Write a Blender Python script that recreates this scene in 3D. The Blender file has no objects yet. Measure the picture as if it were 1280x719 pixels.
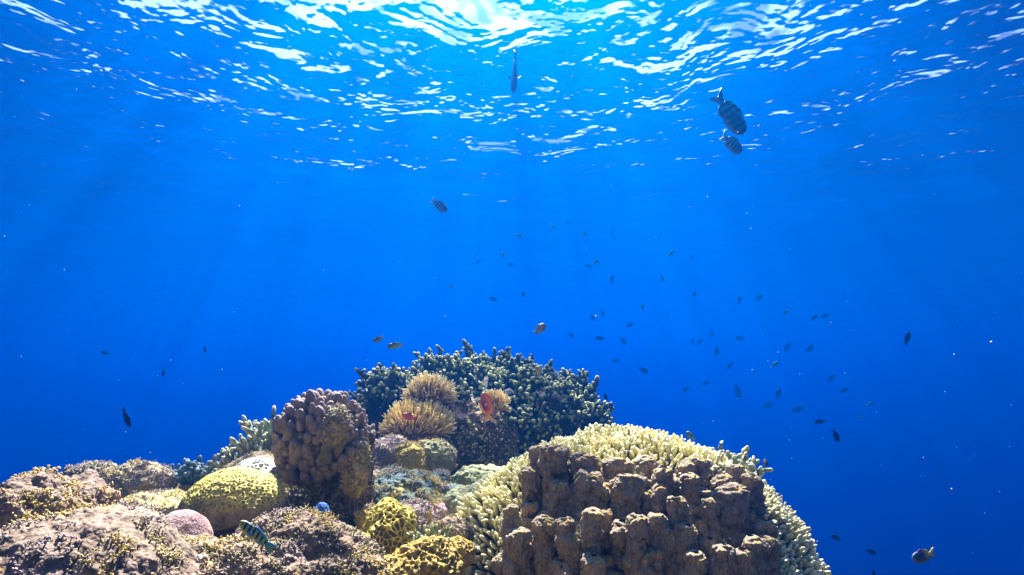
import bpy, bmesh, math, random
import numpy as np
from mathutils import Vector, Matrix

# ------------------------------------------------------------------ camera, sky, sun, exposure
scene = bpy.context.scene
COL = scene.collection
F_PX, PITCH = 763.0, math.radians(8.0)          # focal length in 1280-px-wide pixels, upward tilt
cam_d = bpy.data.cameras.new('camera')
cam_d.sensor_width = 36.0
cam_d.lens = 36.0 * F_PX / 1280.0
cam_d.clip_start, cam_d.clip_end = 0.02, 600.0
cam = bpy.data.objects.new('camera', cam_d)
cam.rotation_euler = (math.pi / 2 + PITCH, 0, 0)
COL.objects.link(cam)
scene.camera = cam

SUN_EL, SUN_AZ = math.radians(52), math.radians(-3)   # ahead of the camera, a little to the left
world = bpy.data.worlds.new('World')
scene.world = world
world.use_nodes = True
wn = world.node_tree.nodes
wn.clear()
sky = wn.new('ShaderNodeTexSky')
sky.sky_type = 'NISHITA'
sky.sun_disc = False
sky.dust_density = 0.5
sky.sun_elevation, sky.sun_rotation = SUN_EL, SUN_AZ
bg = wn.new('ShaderNodeBackground')
bg.inputs['Strength'].default_value = 0.05
wo = wn.new('ShaderNodeOutputWorld')
world.node_tree.links.new(sky.outputs[0], bg.inputs[0])
world.node_tree.links.new(bg.outputs[0], wo.inputs[0])

sun_d = bpy.data.lights.new('sun', 'SUN')
sun_d.energy, sun_d.angle, sun_d.color = 5.0, math.radians(0.5), (1.0, 0.94, 0.84)
sun = bpy.data.objects.new('sun', sun_d)
sdir = Vector((math.sin(SUN_AZ) * math.cos(SUN_EL), math.cos(SUN_AZ) * math.cos(SUN_EL), math.sin(SUN_EL)))
sun.rotation_euler = sdir.to_track_quat('Z', 'Y').to_euler()
sun.location = sdir * 50
COL.objects.link(sun)

vs = scene.view_settings
vs.view_transform, vs.look, vs.gamma, vs.use_curve_mapping = 'Standard', 'None', 1.0, False
vs.exposure = 3.1
scene.render.engine = 'CYCLES'
cy = scene.cycles
cy.use_denoising = True
cy.max_bounces, cy.diffuse_bounces, cy.glossy_bounces = 8, 2, 2
cy.transparent_max_bounces, cy.transmission_bounces, cy.volume_bounces = 8, 2, 2
cy.sample_clamp_indirect = 4.0
cy.caustics_reflective = cy.caustics_refractive = False

# ------------------------------------------------------------------ helpers
SURF = 2.7                                       # height of the water surface above the camera


def at(px, py, y):
    """the point at distance y (metres north of the camera) seen at pixel px, py of the 1280x719 photograph"""
    dx, dz = (px - 640.0) / F_PX, (359.5 - py) / F_PX
    c, s = math.cos(PITCH), math.sin(PITCH)
    dy, dzz = c - dz * s, s + dz * c
    k = y / dy
    return Vector((dx * k, y, dzz * k))


_perm = np.random.RandomState(5).permutation(4096)


def _h(ix, iy, iz, s=0):
    a = _perm[(ix + s * 17) & 4095]
    a = _perm[(a + iy) & 4095]
    return _perm[(a + iz) & 4095] / 4095.0


def vnoise(p, s=0):
    """smooth value noise in -1..1 at the n x 3 array p"""
    f = np.floor(p).astype(np.int64)
    t = p - f
    t = t * t * t * (t * (t * 6 - 15) + 10)
    r = np.zeros(len(p))
    for dx in (0, 1):
        for dy in (0, 1):
            for dz in (0, 1):
                w = (t[:, 0] if dx else 1 - t[:, 0]) * (t[:, 1] if dy else 1 - t[:, 1]) * (t[:, 2] if dz else 1 - t[:, 2])
                r += w * _h(f[:, 0] + dx, f[:, 1] + dy, f[:, 2] + dz, s)
    return r * 2 - 1


def fbm(p, octaves=4, s=0, gain=0.5):
    a, r, tot = 1.0, np.zeros(len(p)), 0.0
    for k in range(octaves):
        r += a * vnoise(p * (2.03 ** k) + 13.7 * k, s + k)
        tot += a
        a *= gain
    return r / tot * 1.4


def worley(p, s=0):
    """distance to the nearest and second nearest jittered cell point, and a random value of that cell"""
    f = np.floor(p).astype(np.int64)
    d1 = np.full(len(p), 9.0)
    d2 = np.full(len(p), 9.0)
    idv = np.zeros(len(p))
    for dx in (-1, 0, 1):
        for dy in (-1, 0, 1):
            for dz in (-1, 0, 1):
                cx, cy_, cz = f[:, 0] + dx, f[:, 1] + dy, f[:, 2] + dz
                q = np.stack([cx + _h(cx, cy_, cz, s + 1), cy_ + _h(cx, cy_, cz, s + 2), cz + _h(cx, cy_, cz, s + 3)], 1)
                d = np.sqrt(((q - p) ** 2).sum(1))
                near = d < d1
                d2 = np.where(near, d1, np.minimum(d2, d))
                idv = np.where(near, _h(cx, cy_, cz, s + 4), idv)
                d1 = np.minimum(d1, d)
    return d1, d2, idv


def knob(d1, r=0.75):
    """a round bump for a worley distance"""
    return np.sqrt(np.clip(1 - (d1 / r) ** 2, 0, 1))


def sstep(a, b, x):
    t = np.clip((x - a) / (b - a), 0, 1)
    return t * t * (3 - 2 * t)


def mesh_object(name, v, f, mats, parent=None, smooth=True, attr=None, fmat=None):
    """one mesh object from arrays; f is a list/array of faces or a list of such arrays of equal-sized faces"""
    me = bpy.data.meshes.new(name)
    groups = f if isinstance(f, list) and len(f) and isinstance(f[0], np.ndarray) and f[0].ndim == 2 else [np.asarray(f)]
    loops = np.concatenate([g.ravel() for g in groups]).astype(np.int32)
    counts = np.concatenate([np.full(len(g), g.shape[1]) for g in groups]).astype(np.int32)
    me.vertices.add(len(v))
    me.vertices.foreach_set('co', np.asarray(v, dtype=np.float32).ravel())
    me.loops.add(len(loops))
    me.loops.foreach_set('vertex_index', loops)
    me.polygons.add(len(counts))
    starts = np.concatenate([[0], np.cumsum(counts)[:-1]]).astype(np.int32)
    me.polygons.foreach_set('loop_start', starts)
    me.polygons.foreach_set('loop_total', counts)
    if smooth:
        me.polygons.foreach_set('use_smooth', np.ones(len(counts), dtype=bool))
    for m in (mats if isinstance(mats, (list, tuple)) else [mats]):
        me.materials.append(m)
    if fmat is not None:
        me.polygons.foreach_set('material_index', np.asarray(fmat, dtype=np.int32))
    if attr:
        for an, av in attr.items():
            a = me.attributes.new(an, 'FLOAT', 'POINT')
            a.data.foreach_set('value', np.asarray(av, dtype=np.float32))
    me.update(calc_edges=True)
    o = bpy.data.objects.new(name, me)
    COL.objects.link(o)
    if parent is not None:
        o.parent = parent
    return o


def tag(o, label, cat, group=None):
    o['label'], o['category'] = label, cat
    if group:
        o['group'] = group
    return o


def thing(name, label, cat, loc=(0, 0, 0), group=None):
    o = bpy.data.objects.new(name, None)
    o.empty_display_size = 0.05
    o.location = loc
    COL.objects.link(o)
    return tag(o, label, cat, group)


def structure(o, kind='structure'):
    o['kind'] = kind
    return o


class Mat:
    """a node material with short-hand for its nodes"""

    def __init__(self, name):
        self.m = bpy.data.materials.new(name)
        self.m.use_nodes = True
        self.nt = self.m.node_tree
        self.nt.nodes.clear()
        self.out = self.n('ShaderNodeOutputMaterial')

    def n(self, t, ins=None, **kw):
        nd = self.nt.nodes.new(t)
        for k, v in kw.items():
            setattr(nd, k, v)
        for k, v in (ins or {}).items():
            self.set(nd.inputs[k], v)
        return nd

    def set(self, sock, v):
        if isinstance(v, bpy.types.NodeSocket):
            self.nt.links.new(v, sock)
        else:
            sock.default_value = v

    def math(self, op, a, b=0.0, c=0.0, clamp=False):
        nd = self.n('ShaderNodeMath', operation=op, use_clamp=clamp)
        for i, x in enumerate((a, b, c)):
            self.set(nd.inputs[i], x)
        return nd.outputs[0]

    def coord(self):
        return self.n('ShaderNodeTexCoord').outputs['Object']

    def noise(self, vec, scale, detail=4, rough=0.55, dist=0.0):
        return self.n('ShaderNodeTexNoise', {'Vector': vec, 'Scale': scale, 'Detail': detail, 'Roughness': rough, 'Distortion': dist}).outputs['Fac']

    def voronoi(self, vec, scale, feature='F1', rand=1.0):
        return self.n('ShaderNodeTexVoronoi', {'Vector': vec, 'Scale': scale, 'Randomness': rand}, feature=feature).outputs['Distance']

    def ramp(self, fac, stops, interp='LINEAR'):
        nd = self.n('ShaderNodeValToRGB', {'Fac': fac})
        cr = nd.color_ramp
        cr.interpolation = interp
        while len(cr.elements) < len(stops):
            cr.elements.new(0.5)
        for e, (p, c) in zip(cr.elements, stops):
            e.position = p
            e.color = (c, c, c, 1) if isinstance(c, (int, float)) else (*c, 1)
        return nd.outputs['Color']

    def mix(self, fac, a, b, blend='MIX'):
        nd = self.n('ShaderNodeMix', data_type='RGBA', blend_type=blend)
        self.set(nd.inputs[0], fac)
        for s, v in ((nd.inputs[6], a), (nd.inputs[7], b)):
            self.set(s, (*v, 1) if isinstance(v, tuple) and len(v) == 3 else v)
        return nd.outputs[2]

    def attr(self, name):
        return self.n('ShaderNodeAttribute', attribute_name=name).outputs['Fac']

    def bump(self, h, strength=0.5, dist=0.01, normal=None):
        nd = self.n('ShaderNodeBump', {'Height': h, 'Strength': strength, 'Distance': dist})
        if normal is not None:
            self.set(nd.inputs['Normal'], normal)
        return nd.outputs[0]

    def surface(self, color, rough=0.8, normal=None, spec=0.3, **extra):
        b = self.n('ShaderNodeBsdfPrincipled')
        self.set(b.inputs['Base Color'], (*color, 1) if isinstance(color, tuple) else color)
        self.set(b.inputs['Roughness'], rough)
        self.set(b.inputs['Specular IOR Level'], spec)
        if normal is not None:
            self.set(b.inputs['Normal'], normal)
        for k, v in extra.items():
            self.set(b.inputs[k], v)
        self.set(self.out.inputs['Surface'], b.outputs[0])
        return self.m


# ------------------------------------------------------------------ water surface, water body, deep sea floor
def water_surface_material():
    m = Mat('wavy_water_surface')
    pos = m.n('ShaderNodeNewGeometry')
    vec = m.n('ShaderNodeMapping', {'Vector': m.coord(), 'Scale': (1.0, 0.85, 1.0), 'Rotation': (0, 0, math.radians(14))}).outputs[0]
    n1 = m.noise(vec, 0.45, 2, 0.5, 0.4)
    n2 = m.noise(vec, 1.7, 3, 0.55, 0.4)
    n3 = m.noise(vec, 6.0, 2, 0.5, 0.3)
    h = m.math('ADD', m.math('MULTIPLY', n1, 0.27), m.math('ADD', m.math('MULTIPLY', n2, 0.15), m.math('MULTIPLY', n3, 0.020)))
    # added falloff in wave height gathers the bright sky patches ahead, towards the sun
    far = m.n('ShaderNodeVectorMath', {0: m.coord(), 1: (-0.9, 4.5, SURF)}, operation='DISTANCE').outputs['Value']
    h = m.math('MULTIPLY', h, m.n('ShaderNodeMapRange', {0: far, 1: 0.5, 2: 6.5, 3: 1.1, 4: 0.62}, interpolation_type='SMOOTHSTEP').outputs[0])
    nrm = m.bump(h, 1.0, 1.0)
    dot = m.n('ShaderNodeVectorMath', {0: nrm, 1: pos.outputs['Incoming']}, operation='DOT_PRODUCT').outputs['Value']
    c = m.math('ABSOLUTE', dot)
    fac = m.n('ShaderNodeMapRange', {0: c, 1: 0.485, 2: 0.565, 3: 0.0, 4: 1.0}, interpolation_type='SMOOTHSTEP').outputs[0]
    # noise tint paints brighter and dimmer shafts, standing in for waves focusing sunlight
    lens = m.ramp(m.noise(vec, 2.3, 2, 0.5, 1.0), [(0.39, 0.30), (0.47, 0.80), (0.54, 1.0)])
    tr = m.n('ShaderNodeBsdfTransparent', {'Color': lens})
    gl = m.n('ShaderNodeBsdfGlossy', {'Color': (0.95, 0.95, 0.95, 1), 'Roughness': 0.06, 'Normal': nrm})
    mx = m.n('ShaderNodeMixShader', {0: fac, 1: gl.outputs[0], 2: tr.outputs[0]})
    m.set(m.out.inputs['Surface'], mx.outputs[0])
    return m.m


def build_water():
    n = 260
    u = np.linspace(-1, 1, n)
    g = np.sign(u) * (18 * np.abs(u) + 142 * np.abs(u) ** 4)
    X, Y = np.meshgrid(g, g)
    p = np.stack([X.ravel(), Y.ravel(), np.zeros(n * n)], 1)
    z = SURF + 0.05 * fbm(p * 0.5, 2, 3)
    v = np.stack([X.ravel(), Y.ravel(), z], 1)
    i = np.arange(n * n).reshape(n, n)
    f = np.stack([i[:-1, :-1], i[:-1, 1:], i[1:, 1:], i[1:, :-1]], -1).reshape(-1, 4)
    structure(mesh_object('water_surface', v, f, water_surface_material()))
    # deep floor: one sheet reaching past the visibility
    n = 120
    u = np.linspace(-1, 1, n)
    g = np.sign(u) * (30 * np.abs(u) + 125 * np.abs(u) ** 3)
    X, Y = np.meshgrid(g, g)
    p = np.stack([X.ravel(), Y.ravel(), np.zeros(n * n)], 1)
    v = p.copy()
    v[:, 2] = -16 + 1.2 * fbm(p * 0.15, 3, 8)
    i = np.arange(n * n).reshape(n, n)
    f = np.stack([i[:-1, :-1], i[:-1, 1:], i[1:, 1:], i[1:, :-1]], -1).reshape(-1, 4)
    m = Mat('deep_sand')
    col = m.ramp(m.noise(m.coord(), 0.3, 5), [(0.3, (0.05, 0.05, 0.05)), (0.7, (0.16, 0.15, 0.13))])
    structure(mesh_object('sea_floor', v, f, m.surface(col, 0.95)))
    # the water itself: one closed body of blue water
    bm = bmesh.new()
    bmesh.ops.create_cube(bm, size=1.0)
    for q in bm.verts:
        q.co.x *= 322
        q.co.y *= 322
        q.co.z = -18.4 if q.co.z < 0 else SURF + 0.25
    me = bpy.data.meshes.new('haze')
    bm.to_mesh(me)
    bm.free()
    m = Mat('blue_water')
    pv = m.n('ShaderNodeVolumePrincipled', {'Color': HAZE_COL, 'Density': HAZE_D, 'Anisotropy': HAZE_G, 'Absorption Color': HAZE_ABS})
    m.set(m.out.inputs['Volume'], pv.outputs[0])
    me.materials.append(m.m)
    o = bpy.data.objects.new('haze', me)
    COL.objects.link(o)
    structure(o, 'stuff')


HAZE_D, HAZE_G = 0.125, 0.80
HAZE_COL, HAZE_ABS = (0.0, 0.064, 0.22, 1), (0.10, 0.115, 0.42, 1)
build_water()

# ------------------------------------------------------------------ shape builders
_ICO = {}


def ico(level):
    if level not in _ICO:
        bm = bmesh.new()
        bmesh.ops.create_icosphere(bm, subdivisions=level, radius=1.0)
        v = np.array([q.co[:] for q in bm.verts])
        f = np.array([[q.index for q in fc.verts] for fc in bm.faces])
        bm.free()
        _ICO[level] = (v, f)
    return _ICO[level]


def lump_arrays(r, level, disp, seed, low=0.12, lowscale=1.6):
    d, f = ico(level)
    r = np.asarray(r, float)
    off = np.random.RandomState(seed).uniform(-40, 40, 3)
    v = d * r
    n = d / r
    n /= np.linalg.norm(n, axis=1)[:, None]
    R = float(r.mean())
    v = v + n * (low * R * fbm(d * lowscale + off, 3, 2))[:, None]
    a = {}
    if disp is not None:
        h = disp(v + off, n, d)
        if isinstance(h, tuple):
            h, a = h
        v = v + n * h[:, None]
    return v, f, a


def lump(name, c, r, level, disp, mat, seed, parent=None, low=0.12, lowscale=1.6):
    v, f, a = lump_arrays(r, level, disp, seed, low, lowscale)
    o = mesh_object(name, v, f, mat, parent, attr=a)
    c = Vector(c)
    o.location = c - parent.location if parent is not None else c
    return o


def d_knobs(size, amp, fine=0.25, zs=1.0, r=0.95):
    def fn(p, n, d):
        q = p / size
        q[:, 2] /= zs
        big = np.clip(1 - worley(q * 0.42 + 3, 11)[0] ** 2, 0, 1)
        q = q + 0.35 * np.stack([vnoise(q * 0.9 + 7, 1), vnoise(q * 0.9 + 19, 2), vnoise(q * 0.9 + 31, 3)], 1)
        d1, d2, idv = worley(q, 3)
        k = np.clip(1 - d1 ** 2, 0, 1) * (0.75 + 0.25 * idv)
        k2 = np.clip(1 - worley(q * 2.4 + 5, 7)[0] ** 2, 0, 1)
        h = amp * (1.25 * k + fine * 1.2 * k2 + 1.5 * big + 0.3 * fbm(p / size * 0.3, 3, 5) + 0.18 * fbm(p / size * 3.1, 3, 15))
        return h, {'hgt': k, 'cell': idv}
    return fn


def d_cups(size, amp):
    """a honeycomb of raised rings with sunken middles"""
    def fn(p, n, d):
        d1, d2, idv = worley(p / size, 3)
        edge = np.clip((d2 - d1) / 0.5, 0, 1)
        ring = np.exp(-((d1 - 0.42) / 0.16) ** 2)
        return amp * (ring - 0.6 * np.exp(-(d1 / 0.25) ** 2)) + amp * 0.4 * fbm(p / size * 0.3, 2, 4), {'hgt': 1 - edge, 'cup': np.exp(-(d1 / 0.27) ** 2), 'cell': idv}
    return fn


def d_slits(size, amp):
    def fn(p, n, d):
        q = p / size
        q = q + 0.6 * np.stack([vnoise(q * 0.6, 1), vnoise(q * 0.6 + 9, 2), vnoise(q * 0.6 + 21, 3)], 1)
        d1, d2, idv = worley(q, 5)
        w = sstep(0.05, 0.32, d2 - d1)
        return amp * (1 - w) + amp * 0.5 * fbm(p / size * 0.35, 2, 6), {'hgt': 1 - w, 'cell': idv}
    return fn


def d_rough(size, amp, oct_=5):
    def fn(p, n, d):
        h = fbm(p / size, oct_, 4, 0.58)
        rdg = 1 - np.abs(fbm(p / size * 1.7 + 3, 4, 9)) * 2
        return amp * (h + 0.35 * rdg), {'hgt': np.clip(h * 0.5 + 0.5, 0, 1), 'cell': np.clip(vnoise(p / size * 0.5, 8) * .5 + .5, 0, 1)}
    return fn


def tubes(paths, radii, sides=6, twist=0.0):
    """many rounded tapering tubes; paths k x m x 3, radii k x m -> verts, faces(list), t (0 base .. 1 tip)"""
    paths = np.asarray(paths, float)
    k, m, _ = paths.shape
    radii = np.asarray(radii, float)
    tan = np.gradient(paths, axis=1)
    tan /= np.linalg.norm(tan, axis=2)[:, :, None] + 1e-9
    ref = np.where(np.abs(tan[:, :, 2:3]) > 0.9, np.array([1.0, 0, 0]), np.array([0, 0, 1.0]))
    u = np.cross(tan, ref)
    u /= np.linalg.norm(u, axis=2)[:, :, None] + 1e-9
    w = np.cross(tan, u)
    a = np.linspace(0, 2 * np.pi, sides, endpoint=False)
    ring = (np.cos(a)[None, None, :, None] * u[:, :, None, :] + np.sin(a)[None, None, :, None] * w[:, :, None, :])
    v = paths[:, :, None, :] + ring * radii[:, :, None, None]
    tip = paths[:, -1] + tan[:, -1] * radii[:, -1:] * 0.6
    per = m * sides + 1
    V = np.concatenate([v.reshape(k, m * sides, 3), tip[:, None, :]], 1).reshape(-1, 3)
    i, j = np.meshgrid(np.arange(m - 1), np.arange(sides), indexing='ij')
    j2 = (j + 1) % sides
    q = np.stack([i * sides + j, i * sides + j2, (i + 1) * sides + j2, (i + 1) * sides + j], -1).reshape(-1, 4)
    b = (m - 1) * sides
    jj = np.arange(sides)
    t3 = np.stack([b + jj, b + (jj + 1) % sides, np.full(sides, m * sides)], -1)
    base = (np.arange(k) * per)[:, None, None]
    F = [(q[None] + base).reshape(-1, 4), (t3[None] + base).reshape(-1, 3)]
    t = np.concatenate([np.repeat(np.linspace(0, 1, m), sides), [1.0]])
    return V, F, np.tile(t, k)


def merge(parts):
    """join (verts, faces list, {attr}) triples"""
    V, A, F, off = [], {}, {}, 0
    keys = set().union(*[set(p[2]) for p in parts])
    for v, f, a in parts:
        for g in (f if isinstance(f, list) else [f]):
            F.setdefault(g.shape[1], []).append(g + off)
        for kx in keys:
            A.setdefault(kx, []).append(a.get(kx, np.zeros(len(v))))
        V.append(v)
        off += len(v)
    return np.concatenate(V), [np.concatenate(x) for x in F.values()], {kx: np.concatenate(x) for kx, x in A.items()}


def norm(a):
    return a / (np.linalg.norm(a, axis=-1, keepdims=True) + 1e-9)


def finger_paths(p, d, length, rad, rs, bend=0.35, m=5, tipfat=0.9, curl=None):
    """curved stubby fingers from roots p along d"""
    k = len(p)
    side = norm(rs.normal(size=(k, 3)))
    side = side - d * (side * d).sum(1)[:, None]
    if curl is not None:
        side = side + curl
    t = np.linspace(0, 1, m)
    L = np.asarray(length)[:, None, None]
    path = p[:, None, :] + L * (t[None, :, None] * d[:, None, :] + bend * (t ** 2)[None, :, None] * side[:, None, :])
    prof = np.array([1.0 + (tipfat - 1.0) * x for x in t])
    prof[-1] *= 0.72
    return path, np.asarray(rad)[:, None] * prof[None, :]


# ------------------------------------------------------------------ materials
def coral_mat(name, stops, scale=6.0, spots=None, spot_amt=0.5, fine=160.0, bump=0.5, rough=0.85, knobtint=None, patch=None, patch_at=(0.52, 0.62), patch_scale=5.0, patch2=None, patch3=None):
    m = Mat(name)
    co = m.coord()
    c = m.ramp(m.noise(co, scale, 6, 0.65, 0.4), stops)
    if spots is not None:
        s = m.ramp(m.noise(co, scale * 6, 4, 0.6), [(0.48, 0.0), (0.62, 1.0)])
        c = m.mix(m.math('MULTIPLY', s, spot_amt), c, spots)
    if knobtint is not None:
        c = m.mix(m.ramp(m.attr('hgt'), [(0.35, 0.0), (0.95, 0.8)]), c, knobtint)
    if patch is not None:
        s = m.ramp(m.noise(co, patch_scale, 5, 0.6, 0.8), [(patch_at[0], 0.0), (patch_at[1], 1.0)])
        c = m.mix(m.math('MULTIPLY', s, 0.85), c, patch)
    for k, pc in enumerate((patch2, patch3)):
        if pc is not None:
            sh = m.n('ShaderNodeMapping', {'Vector': co, 'Location': (3.7 + 5 * k, 1.3, 8.1)}).outputs[0]
            s = m.ramp(m.noise(sh, patch_scale * (0.8 + 0.9 * k), 6, 0.65, 1.0), [(0.54, 0.0), (0.60, 1.0)])
            c = m.mix(m.math('MULTIPLY', s, 0.8), c, pc)
    # grain of single polyps
    g = m.noise(co, fine * 0.9, 3, 0.6)
    c = m.mix(1.0, c, (0.84, 0.74, 0.50), 'MULTIPLY')
    c = m.mix(0.55, c, m.mix(m.ramp(g, [(0.3, 0.0), (0.7, 1.0)]), (0.35, 0.35, 0.35), (1.5, 1.5, 1.5)), 'MULTIPLY')
    h = m.math('ADD', m.math('MULTIPLY', m.voronoi(co, fine), -0.6), m.noise(co, fine * 0.35, 5, 0.65))
    nrm = m.bump(h, bump, 0.006)
    return m.surface(c, rough, nrm, 0.25)


M = {}
M['mauve'] = coral_mat('mauve_coral', [(0.3, (0.075, 0.056, 0.046)), (0.5, (0.165, 0.13, 0.115)), (0.7, (0.27, 0.215, 0.20))], 9, (0.32, 0.27, 0.25), 0.5, 150, 0.6,
                       patch=(0.62, 0.33, 0.05), patch_at=(0.58, 0.68), patch_scale=9, patch2=(0.25, 0.19, 0.21))
M['mauve_dark'] = coral_mat('brown_mauve_coral', [(0.3, (0.09, 0.066, 0.05)), (0.5, (0.21, 0.165, 0.135)), (0.7, (0.33, 0.27, 0.23))], 9, (0.50, 0.40, 0.38), 0.5, 170, 0.7,
                            patch=(0.60, 0.40, 0.06), patch_at=(0.57, 0.67), patch_scale=9, patch2=(0.42, 0.34, 0.37), patch3=(0.13, 0.11, 0.06))
M['pink'] = coral_mat('pink_coral', [(0.3, (0.36, 0.26, 0.31)), (0.7, (0.54, 0.42, 0.52))], 5, (0.6, 0.5, 0.58), 0.5, 240, 0.5)
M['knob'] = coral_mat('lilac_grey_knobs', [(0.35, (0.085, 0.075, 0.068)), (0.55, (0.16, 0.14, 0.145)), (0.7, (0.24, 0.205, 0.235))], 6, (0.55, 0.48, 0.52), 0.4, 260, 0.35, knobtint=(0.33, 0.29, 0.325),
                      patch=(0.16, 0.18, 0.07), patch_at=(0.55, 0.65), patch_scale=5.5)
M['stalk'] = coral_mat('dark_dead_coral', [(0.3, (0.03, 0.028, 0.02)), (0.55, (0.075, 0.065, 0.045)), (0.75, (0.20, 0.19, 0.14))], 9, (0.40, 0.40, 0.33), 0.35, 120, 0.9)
M['olive_rock'] = coral_mat('olive_rock', [(0.3, (0.07, 0.08, 0.05)), (0.5, (0.20, 0.20, 0.12)), (0.7, (0.42, 0.38, 0.26))], 10, (0.55, 0.5, 0.38), 0.5, 130, 0.8,
                            patch=(0.50, 0.42, 0.05), patch_at=(0.58, 0.68))
M['yellow_slab'] = coral_mat('yellow_algae_slab', [(0.3, (0.22, 0.19, 0.08)), (0.5, (0.5, 0.44, 0.14)), (0.7, (0.62, 0.58, 0.40))], 12, (0.35, 0.35, 0.33), 0.7, 150, 0.8)
M['blue_crust'] = coral_mat('blue_green_crust', [(0.32, (0.04, 0.09, 0.13)), (0.5, (0.08, 0.15, 0.15)), (0.68, (0.30, 0.32, 0.12))], 14, (0.06, 0.14, 0.36), 0.6, 170, 0.8,
                            patch=(0.46, 0.46, 0.12), patch_at=(0.56, 0.66), patch_scale=10)
M['green_rock'] = coral_mat('green_boulder_coral', [(0.3, (0.13, 0.18, 0.12)), (0.5, (0.30, 0.34, 0.17)), (0.7, (0.50, 0.50, 0.24))], 8, (0.18, 0.28, 0.26), 0.6, 180, 0.6)
M['lilac_rock'] = coral_mat('lilac_rubble', [(0.3, (0.11, 0.10, 0.11)), (0.5, (0.26, 0.22, 0.25)), (0.7, (0.44, 0.38, 0.36))], 12, (0.6, 0.5, 0.5), 0.4, 140, 0.7,
                            patch=(0.5, 0.45, 0.12), patch_at=(0.58, 0.66), patch_scale=7)
M['yellow_lump'] = coral_mat('yellow_lump', [(0.3, (0.30, 0.24, 0.03)), (0.7, (0.62, 0.52, 0.08))], 8, (0.4, 0.38, 0.2), 0.5, 180, 0.6)
M['ruffle'] = coral_mat('ruffled_ochre', [(0.3, (0.09, 0.07, 0.03)), (0.5, (0.22, 0.18, 0.06)), (0.7, (0.46, 0.35, 0.07))], 10, (0.5, 0.42, 0.2), 0.6, 150, 0.9, knobtint=(0.50, 0.39, 0.07))
M['tan_rock'] = coral_mat('tan_rock', [(0.3, (0.16, 0.13, 0.10)), (0.5, (0.36, 0.30, 0.22)), (0.7, (0.55, 0.46, 0.34))], 9, (0.55, 0.5, 0.42), 0.5, 140, 0.8)
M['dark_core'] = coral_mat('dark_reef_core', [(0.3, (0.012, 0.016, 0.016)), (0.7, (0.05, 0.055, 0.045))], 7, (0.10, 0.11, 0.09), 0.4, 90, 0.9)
M['column'] = coral_mat('brown_column_coral', [(0.3, (0.13, 0.09, 0.045)), (0.5, (0.26, 0.195, 0.11)), (0.7, (0.40, 0.32, 0.21))], 16, (0.50, 0.42, 0.32), 0.45, 190, 0.9, knobtint=(0.44, 0.36, 0.26))
M['column_base'] = coral_mat('dark_brown_coral_base', [(0.3, (0.03, 0.018, 0.010)), (0.7, (0.09, 0.06, 0.035))], 14, (0.14, 0.10, 0.06), 0.4, 150, 0.9)
M['ground'] = coral_mat('reef_rock', [(0.3, (0.05, 0.05, 0.04)), (0.5, (0.15, 0.13, 0.09)), (0.7, (0.32, 0.28, 0.18))], 5, (0.35, 0.3, 0.22), 0.5, 60, 0.8,
                        patch=(0.34, 0.28, 0.06), patch_at=(0.56, 0.66))


def column_material():
    m = Mat('brown_column_coral')
    co = m.coord()
    c = m.ramp(m.noise(co, 16, 6, 0.65), [(0.3, (0.12, 0.085, 0.035)), (0.5, (0.24, 0.18, 0.085)), (0.7, (0.38, 0.30, 0.17))])
    c = m.mix(m.ramp(m.attr('hgt'), [(0.3, 0.0), (1.0, 0.7)]), c, (0.42, 0.34, 0.22))
    alg = m.math('MULTIPLY', m.attr('cap'), m.ramp(m.noise(co, 22, 4, 0.6), [(0.54, 0.0), (0.66, 0.8)]))
    c = m.mix(alg, c, (0.60, 0.38, 0.05))
    fil = m.n('ShaderNodeMapping', {'Vector': co, 'Scale': (1.0, 1.0, 0.3)}).outputs[0]
    g = m.noise(fil, 330, 3, 0.6)
    c = m.mix(0.7, c, m.ramp(g, [(0.32, 0.35), (0.68, 1.45)]), 'MULTIPLY')
    h = m.math('ADD', g, m.math('MULTIPLY', m.noise(fil, 130, 4, 0.6), 1.5))
    return m.surface(c, 0.9, m.bump(h, 0.9, 0.006), 0.2)


def tip_mat(name, base, mid, tip, stops=(0.25, 0.75, 1.0), rough=0.6, spec=0.35, var=30.0, sss=0.0):
    m = Mat(name)
    co = m.coord()
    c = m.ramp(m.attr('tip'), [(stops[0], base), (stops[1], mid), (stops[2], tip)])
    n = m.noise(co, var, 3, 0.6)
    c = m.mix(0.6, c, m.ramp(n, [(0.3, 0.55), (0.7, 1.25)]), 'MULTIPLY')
    nrm = m.bump(m.noise(co, 400, 3), 0.3, 0.003)
    ex = {'Subsurface Weight': sss, 'Subsurface Radius': (0.01, 0.007, 0.004)} if sss else {}
    return m.surface(c, rough, nrm, spec, **ex)


M['column'] = column_material()
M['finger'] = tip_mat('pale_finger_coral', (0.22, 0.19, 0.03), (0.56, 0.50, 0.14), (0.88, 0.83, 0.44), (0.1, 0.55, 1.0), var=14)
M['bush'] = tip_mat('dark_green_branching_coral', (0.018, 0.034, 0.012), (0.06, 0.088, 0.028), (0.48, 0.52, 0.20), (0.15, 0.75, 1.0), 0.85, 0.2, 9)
M['rock_face'] = coral_mat('dark_tan_rock', [(0.3, (0.03, 0.03, 0.012)), (0.5, (0.09, 0.08, 0.035)), (0.7, (0.28, 0.24, 0.12))], 11, (0.45, 0.38, 0.2), 0.35, 90, 0.9)
M['face_twig'] = tip_mat('tan_stub_coral', (0.04, 0.038, 0.010), (0.14, 0.13, 0.04), (0.60, 0.54, 0.20), (0.15, 0.7, 1.0), 0.85, 0.2, 16)
M['twig'] = tip_mat('green_stub_coral', (0.06, 0.08, 0.045), (0.20, 0.24, 0.11), (0.58, 0.58, 0.32), (0.15, 0.7, 1.0), 0.85, 0.2, 16)
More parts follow.
